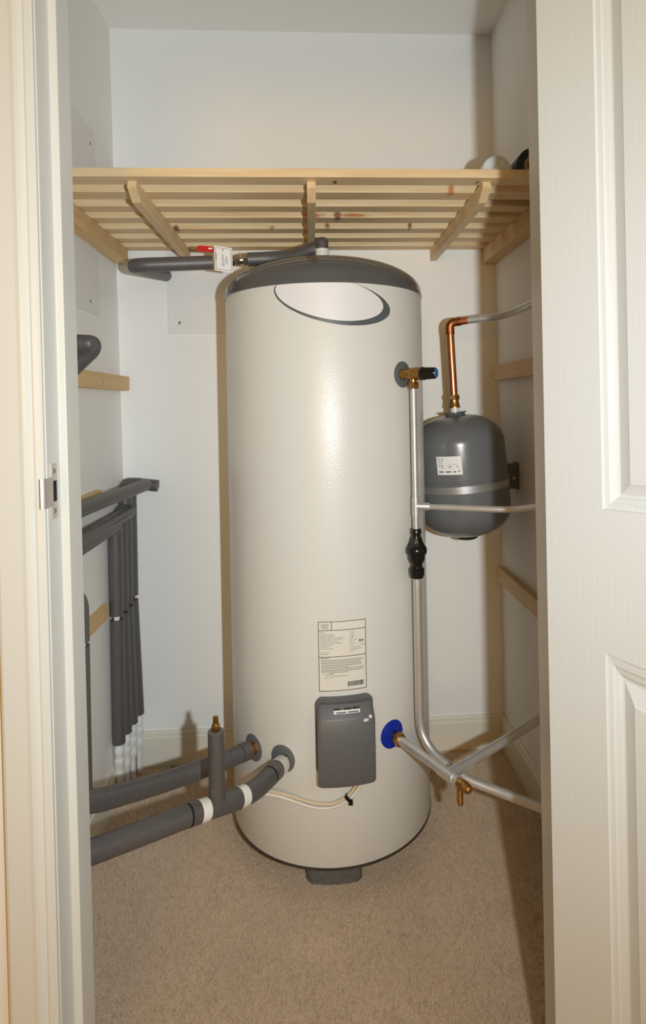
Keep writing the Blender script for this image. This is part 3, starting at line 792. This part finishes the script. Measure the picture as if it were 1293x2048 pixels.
# tag
ta, tbb, tcc, tdd = P(428, 491.5, sz.y-.035), P(464, 496, sz.y-.035), P(466, 544, sz.y-.035), P(430.5, 541, sz.y-.035)
tg = thing('valve_tag', 'white plastic tag reading HOT WATER hung on the red levered valve', 'tag', tdd)
ex, ez = (tbb-ta), (tdd-ta)
def TG(x, y, o=0.0): return ta+ex*x+ez*y+Vector((0, -o, 0))
part('plate', prism([TG(0, 0), TG(1, 0), TG(1, 1), TG(0, 1)], (0, -.0006, 0), (0, .0006, 0)), PAPER, tg)
def tgl(x0, y0, x1, y1): return MB().add([TG(x0, y0, .0009), TG(x1, y0, .0009), TG(x1, y1, .0009), TG(x0, y1, .0009)], [(0, 1, 2, 3)], False)
part('border', merge(tgl(.06, .06, .95, .075), tgl(.06, .93, .95, .945), tgl(.06, .06, .085, .94), tgl(.93, .06, .955, .94)), INKG, tg)
wv, hv_ = ex.length, ez.length
tt1 = text_mb('HOT', .0095, lambda x, y: TG(.60+y/wv, .55+(x)/hv_, .0009), 'CENTER')
tt2 = text_mb('WATER', .0095, lambda x, y: TG(.40+y/wv, .55+(x)/hv_, .0009), 'CENTER')
tt3 = MB()
for k in range(9): tt3 = merge(tt3, tgl(.09, .30+.03*k, .13, .32+.03*k))
part('lettering', merge(tt1, tt2, tt3), INKG, tg)
hp = TG(.5, .13, .0007)
part('eyelet', lathe(hp, hp+Vector((0, -1, 0)), [(0, .0022), (.0006, .002)], 16), BRASS, tg)

# ------------------------------------------------------------------ insulated primary pipes, lower left
RP = .0212
def foam_run(path, r, parent, name='foam_sleeve', fillet=.06): return part(name, tube(path, r, seg=28, fillet=fillet), FOAM, parent)
ph, z = oncyl(509, 1495); c0 = C(ph, z); n0 = CN(ph)
ip1 = thing('insulated_pipe', 'upper of two thick foam pipes leaving the cylinder, with a foam riser', 'pipe', c0)
s0 = P(491, 1504, c0.y-.03); 
part('tailpiece', lathe(c0, s0, [(0, .0135), (.03, .0130)], 24), COPPER, ip1)
part('lock_nut', hexnut(c0+n0*.001, c0+n0, .005, .0175), BRASS, ip1)
s1 = P(497, 1501, c0.y-.02); s2 = P(440, 1525, 1.485); s3 = P(330, 1564, 1.40); s4 = P(200, 1601, 1.24); s5 = P(150, 1606, 1.20)
foam_run([s1, s2, s3, s4, s5], RP, ip1)
def project(p):
    d = Vector(p)-CAM; zc = d.dot(FW); u, v = d.dot(RT)/zc*F, -d.dot(UP)/zc*F
    return PX + cs*u + sn*v, PY - sn*u + cs*v
def path_band(path, px0, L, r, m, nm, lab, parent):
    # sleeve of length L on a pipe path, starting where the path crosses photo column px0
    cum = [0]
    for p, q in zip(path, path[1:]): cum.append(cum[-1]+(q-p).length)
    def at_s(x):
        x = max(0, min(cum[-1], x))
        for i in range(len(path)-1):
            if cum[i+1] >= x: return path[i].lerp(path[i+1], (x-cum[i])/max(1e-9, cum[i+1]-cum[i]))
        return path[-1]
    best = min((abs(project(at_s(cum[-1]*k/800))[0]-px0), cum[-1]*k/800) for k in range(801))[1]
    return part(nm, tube([at_s(best+L*k/4) for k in range(5)], r, seg=28, caps=False), m, parent, label=lab)
p1 = smooth_path([s1, s2, s3, s4, s5], .06)
path_band(p1, 481, .0016, RP+.0004, DARKGAP, 'slit', None, ip1)
rx = P(158.5, 1400, 1.235)
r_top = P(158.5, 1186, 1.235).z; g0, g1 = P(154, 1284, 1.235).z, P(154, 1293, 1.235).z
part('riser_sleeve', tube([(rx.x-.07, rx.y-.02, r_top-.002), (rx.x, rx.y, r_top), (rx.x, rx.y, g0)], RP, seg=28, fillet=.05), FOAM, ip1)
part('riser_sleeve', tube([(rx.x, rx.y, g1), (rx.x, rx.y, s4.z)], RP, seg=28), FOAM, ip1)
part('riser_pipe', tube([(rx.x, rx.y, g0+.01), (rx.x, rx.y, g1-.01)], .014), WHITEP, ip1, label='white pipe showing in the gap')

ph, z = oncyl(571, 1521); c0 = C(ph, z); n0 = CN(ph)
ip2 = thing('insulated_pipe', 'lower of two thick foam pipes, with white tape bands and an upright stub', 'pipe', c0)
part('tailpiece', lathe(c0, c0+n0, [(0, .0135), (.022, .0130)], 24), COPPER, ip2)
part('lock_nut', hexnut(c0+n0*.001, c0+n0, .005, .0175), BRASS, ip2)
w = [c0+n0*.014+Vector((-.004, 0, -.003)), P(546, 1546, 1.425), P(515, 1578, 1.372), P(476, 1598, 1.325), P(432, 1612, 1.285), P(375, 1632, 1.24), P(280, 1668, 1.175), P(150, 1716, 1.09)]
sp_ = smooth_path(w, .05, 5)
part('foam_sleeve', tube(sp_, RP, seg=28), FOAM, ip2)
path_band(sp_, 571, .048, RP+.0007, TAPE, 'tape_band', 'white tape band by the cylinder', ip2)
path_band(sp_, 541, .005, RP+.0004, DARKGAP, 'split', None, ip2)
path_band(sp_, 490, .021, RP+.0007, TAPE, 'tape_band', 'white tape band right of the stub', ip2)
path_band(sp_, 414, .021, RP+.0007, TAPE, 'tape_band', 'white tape band left of the stub', ip2)
path_band(sp_, 379, .005, RP+.0004, DARKGAP, 'split', None, ip2)
stb = P(435, 1611, 1.287); stp = P(433, 1463, 1.287)
part('stub_sleeve', tube([(stb.x, stb.y, stb.z), (stb.x, stb.y, stp.z)], .0168, seg=28), FOAM, ip2)
part('stub_end', lathe((stb.x, stb.y, stp.z+.0002), (stb.x, stb.y, 3), [(0, .0165), (.001, .0165), (.0011, .010)], 28), FOAMCUT, ip2)
part('air_vent', merge(lathe((stb.x, stb.y, stp.z-.002), (stb.x, stb.y, 3), [(0, .0085), (.010, .0085), (.011, .0092), (.015, .0092), (.016, .007), (.021, .006)], 20), lathe((stb.x, stb.y, stp.z+.018), (stb.x, stb.y, 3), [(0, .006), (.013, .0055), (.014, .0045)], 4)), BRASS, ip2, label='brass air vent on the stub')

# ------------------------------------------------------------------ upright pipes in the left rear corner
RU = .0178
Xu = xl(.6)+.028
specs = []
px_c = [223.5, 237, 246.5, 255]
zgap1 = E-.617; 
hz1, hz2, hz3 = E-.2405, E-.314, E-.350
uy = [1.868, 1.922, 1.972, 2.022]
fl_specs = [
  ('nearest of four foam wrapped upright pipes on the left wall, turning out at low level', [(Xu, uy[0], 0), (Xu, uy[0], hz3), (Xu+.004, 1.06, hz3)]),
  ('second upright foam pipe on the left wall, turning forward just above the nearest one', [(Xu, uy[1], 0), (Xu, uy[1], hz2+.002), (Xu+.030, uy[1], hz2), (Xu+.030, 1.06, hz2)]),
  ('third upright foam pipe on the left wall, carrying the topmost forward run', [(Xu, uy[2], 0), (Xu, uy[2], hz1+.004), (Xu+.068, uy[2], hz1), (Xu+.034, 1.54, hz1), (Xu+.014, 1.06, hz1)]),
  ('rearmost upright foam pipe, its short cut end showing past the topmost run', [(Xu+.002, uy[3], 0), (Xu+.002, uy[3], hz1), (Xu+.090, uy[3], hz1-.012)])]
zlow = .182
for i, (lab, path) in enumerate(fl_specs):
    t = thing('insulated_pipe', lab, 'pipe', (path[0][0], path[0][1], 0))
    x, y = path[0][0], path[0][1]
    zg = .555 + (.004*i)
    up_ = [(x, y, zg+.007)]+path[1:]
    part('upper_sleeve', tube(up_, RU+.0012, seg=24, fillet=.022), FOAM, t)
    lean = .004*i
    zb2 = zlow+.003*i
    part('lower_sleeve', tube([(x+.001, y-.001*i, zg-.007), (x+lean, y, zb2)], RU+.0006, seg=24), FOAM, t)
    part('copper_pipe', tube([(x, y, zg-.012), (x, y, zg+.012)], .0085), WHITEP if i == 0 else COPPERD, t)
    fx = x+lean
    fit = [(-.005, .0125), (.012, .0125), (.014, .0140), (.030, .0140), (.034, .0122), (.045, .0122), (.048, .0152), (.062, .0150), (.066, .0125), (.082, .0125), (.086, .0140), (.098, .0135), (.108, .0095), (.125, .0085), (zb2-.002, .0085)]
    part('white_fitting', lathe((fx, y, zb2), (fx, y, zb2-1), fit, 24), WHITEP, t, label='white plastic push fit connector')
    if i == 1:          # faint run of printing along the forward length
        pm2 = MB(); yy = 1.87; rr_ = RU+.0012; rq = random.Random(5); cxp = path[3][0]; czp = path[3][2]
        while yy > 1.70:
            L2 = rq.uniform(.002, .0045); q = []
            for y2 in (yy, yy-L2):
                for a_ in (-.12, .14): q.append((cxp+(rr_+.0004)*math.cos(a_), y2, czp+(rr_+.0004)*math.sin(a_)))
            pm2.add(q, [(0, 2, 3, 1)], False); yy -= L2+rq.uniform(.004, .011)
        part('sleeve_print', pm2, INK, t)

# folded foam pipe at the left, above the short batten
ff = thing('insulated_pipe', 'folded grey foam pipe end poking past the left door lining', 'pipe', P(180, 700, 1.45))
fa, fb = P(120, 684, 1.42), P(190, 688, 1.42); fl_ = (fb-fa).length
part('foam_sleeve', lathe(fa, fb, [(0, .0195), (fl_-.014, .0195), (fl_-.006, .0180), (fl_-.002, .0145), (fl_, .009)], 28), FOAM, ff)
part('foam_sleeve', tube([P(168, 686, 1.475), P(186, 687, 1.475), P(184, 700, 1.485), P(130, 752, 1.50)], .0195, seg=28, fillet=.02), FOAM, ff)
fe = P(188, 684, 1.45)

# ------------------------------------------------------------------ cables under the heater cover
def cyl_path(pts, off): return [C(oncyl(px, py)[0], oncyl(px, py)[1], o if o is not None else off) for px, py, o in pts]
c1 = smooth_path(cyl_path([(714, 1548, .020), (708, 1570, .012), (694, 1590, .008), (668, 1605, .006), (632, 1605, .006), (590, 1590, .008), (560, 1576, .016), (530, 1566, .03)], .006), .03, 5)
c2 = smooth_path(cyl_path([(721, 1548, .022), (714, 1572, .014), (698, 1592, .014), (668, 1613, .0065), (630, 1613, .0065), (588, 1596, .010), (560, 1580, .022), (530, 1571, .036)], .006), .03, 5)
tag(part('power_cable', tube(c1, .0043, seg=12), CABLE2), 'tan coloured upper cable looping left from under the grey heater cover', 'cable', 'cables under the heater cover')
tag(part('power_cable', tube(c2, .0036, seg=12), CABLE), 'white lower cable looping left from under the grey heater cover', 'cable', 'cables under the heater cover')
kt = oncyl(696, 1590); kp = C(kt[0], kt[1], .011)
ct = thing('cable_tie', 'black tie wrapped round the two pale cables', 'cable tie', kp)
dirk = (C(*oncyl(708, 1570), .011)-C(*oncyl(688, 1597), .011)).normalized()
part('band', lathe(kp-dirk*.004, kp+dirk, [(0, .0085), (0, .0100), (.008, .0100), (.008, .0085)], 16, caps=False), BLACKP, ct)
k2 = C(kt[0], kt[1]-.003, .021)
part('head', box(k2.x-.001, k2.x+.009, k2.y-.003, k2.y+.005, k2.z-.008, k2.z+.001), BLACKP, ct, bevel=.001)

# ------------------------------------------------------------------ rolls on the shelf
wr = P(996, 344, 1.50); rw = .0375; wz = ZT+rw+.0005
w1 = thing('wrapped_roll', 'white film wrapped roll lying on the right end of the slatted shelf', 'roll', (wr.x, wr.y+.1, ZT))
wc = Vector((wr.x, 1.50, wz))
part('roll', lathe(wc, wc+Vector((0.05, 1, 0)), [(.002, rw*.28), (0, rw*.34), (.001, rw*.8), (.004, rw*.95), (.010, rw), (.20, rw), (.205, rw*.9)], 40), FILM, w1)
part('core_hole', lathe(wc+Vector((0, .0025, 0)), wc+Vector((.05, 1, 0)), [(0, rw*.27), (.004, rw*.2)], 24), HOLE, w1)
bc_ = P(1071, 337, 1.50); rb = .047
w2 = thing('tape_roll', 'black roll with a brown core at the far right of the slatted shelf', 'roll', (bc_.x, 1.7, ZT))
bcc = Vector((bc_.x, 1.50, ZT+rb+.0005))
part('roll', lathe(bcc, bcc+Vector((0, 1, 0)), [(.0, .028), (.0, rb*.97), (.003, rb), (.13, rb), (.133, rb*.97), (.133, .028)], 48, caps=False), ROLLB, w2)
part('core', lathe(bcc-Vector((0, .004, 0)), bcc+Vector((0, 1, 0)), [(.0, .020), (.0, .0285), (.137, .0285), (.137, .020), (.0, .020)], 48, caps=False), CARD, w2)

# ------------------------------------------------------------------ carpet pile
rnd = random.Random(11)
mbv, mbf = [], []
for i in range(90000):
    x = rnd.uniform(-.60, .625); y = rnd.uniform(.95, 2.05)
    h = rnd.uniform(.004, .0085); a = rnd.uniform(0, 6.28); w = rnd.uniform(.0006, .0012)
    dx, dy = rnd.gauss(0, .0022), rnd.gauss(0, .0022)
    ca_, sa_ = math.cos(a)*w, math.sin(a)*w; k = len(mbv)
    mbv += [(x-ca_, y-sa_, -.0005), (x+ca_, y+sa_, -.0005), (x+dx, y+dy, h)]
    mbf.append((k, k+1, k+2))
me = bpy.data.meshes.new('carpet_pile'); me.from_pydata(mbv, [], mbf); me.materials.append(CARPET)
o = bpy.data.objects.new('carpet_pile', me); COL.objects.link(o)
tag(o, 'short beige carpet pile covering the cupboard floor', 'carpet', kind='stuff')

# ------------------------------------------------------------------ light
w = bpy.data.worlds.new('hall'); sc.world = w; w.use_nodes = True
bg = w.node_tree.nodes['Background']; bg.inputs['Color'].default_value = (1.0, .55, .10, 1); bg.inputs['Strength'].default_value = .21
fl = bpy.data.lights.new('camera_flash', 'SPOT'); fl.energy = 42.5; fl.color = (.81, .925, 1.0); fl.shadow_soft_size = .014
fl.spot_size = math.radians(136); fl.spot_blend = 1.0
fl.use_nodes = True; lt = fl.node_tree; em = lt.nodes['Emission']
ff_ = lt.nodes.new('ShaderNodeLightFalloff'); ff_.inputs['Strength'].default_value = 1.0
lt.links.new(ff_.outputs['Linear'], em.inputs['Strength'])
fo = bpy.data.objects.new('camera_flash', fl); COL.objects.link(fo)
fpos = CAM + cr*.166 + cu*.0 - FW*.045
fo.location = fpos
tgt = P(590, 790, 1.6)
fo.rotation_euler = (tgt-fpos).to_track_quat('-Z', 'Y').to_euler()
hl = bpy.data.lights.new('hall_lamp', 'AREA'); hl.energy = 27; hl.color = (1.0, .56, .12); hl.shape = 'DISK'; hl.size = .9
ho = bpy.data.objects.new('hall_lamp', hl); COL.objects.link(ho); ho.location = (-.38, -2.4, 1.45)
ho.rotation_euler = (math.radians(90), 0, math.radians(-9))

wl_ = bpy.data.lights.new('lining_fill', 'AREA'); wl_.energy = 10; wl_.color = (.93, .97, 1.0); wl_.shape = 'RECTANGLE'; wl_.size = .8; wl_.size_y = .8  # unseen neutral fill, added to brighten the left lining and wall; no actual window
wo = bpy.data.objects.new('lining_fill', wl_); COL.objects.link(wo); wo.location = (1.35, -.75, 1.75)
wo.rotation_euler = (Vector((-.45, 1.1, 1.55))-wo.location).to_track_quat('-Z', 'Y').to_euler()

sc.view_settings.view_transform = 'Standard'; sc.view_settings.look = 'None'
sc.view_settings.gamma = 1; sc.view_settings.use_curve_mapping = False
sc.view_settings.exposure = 0.0
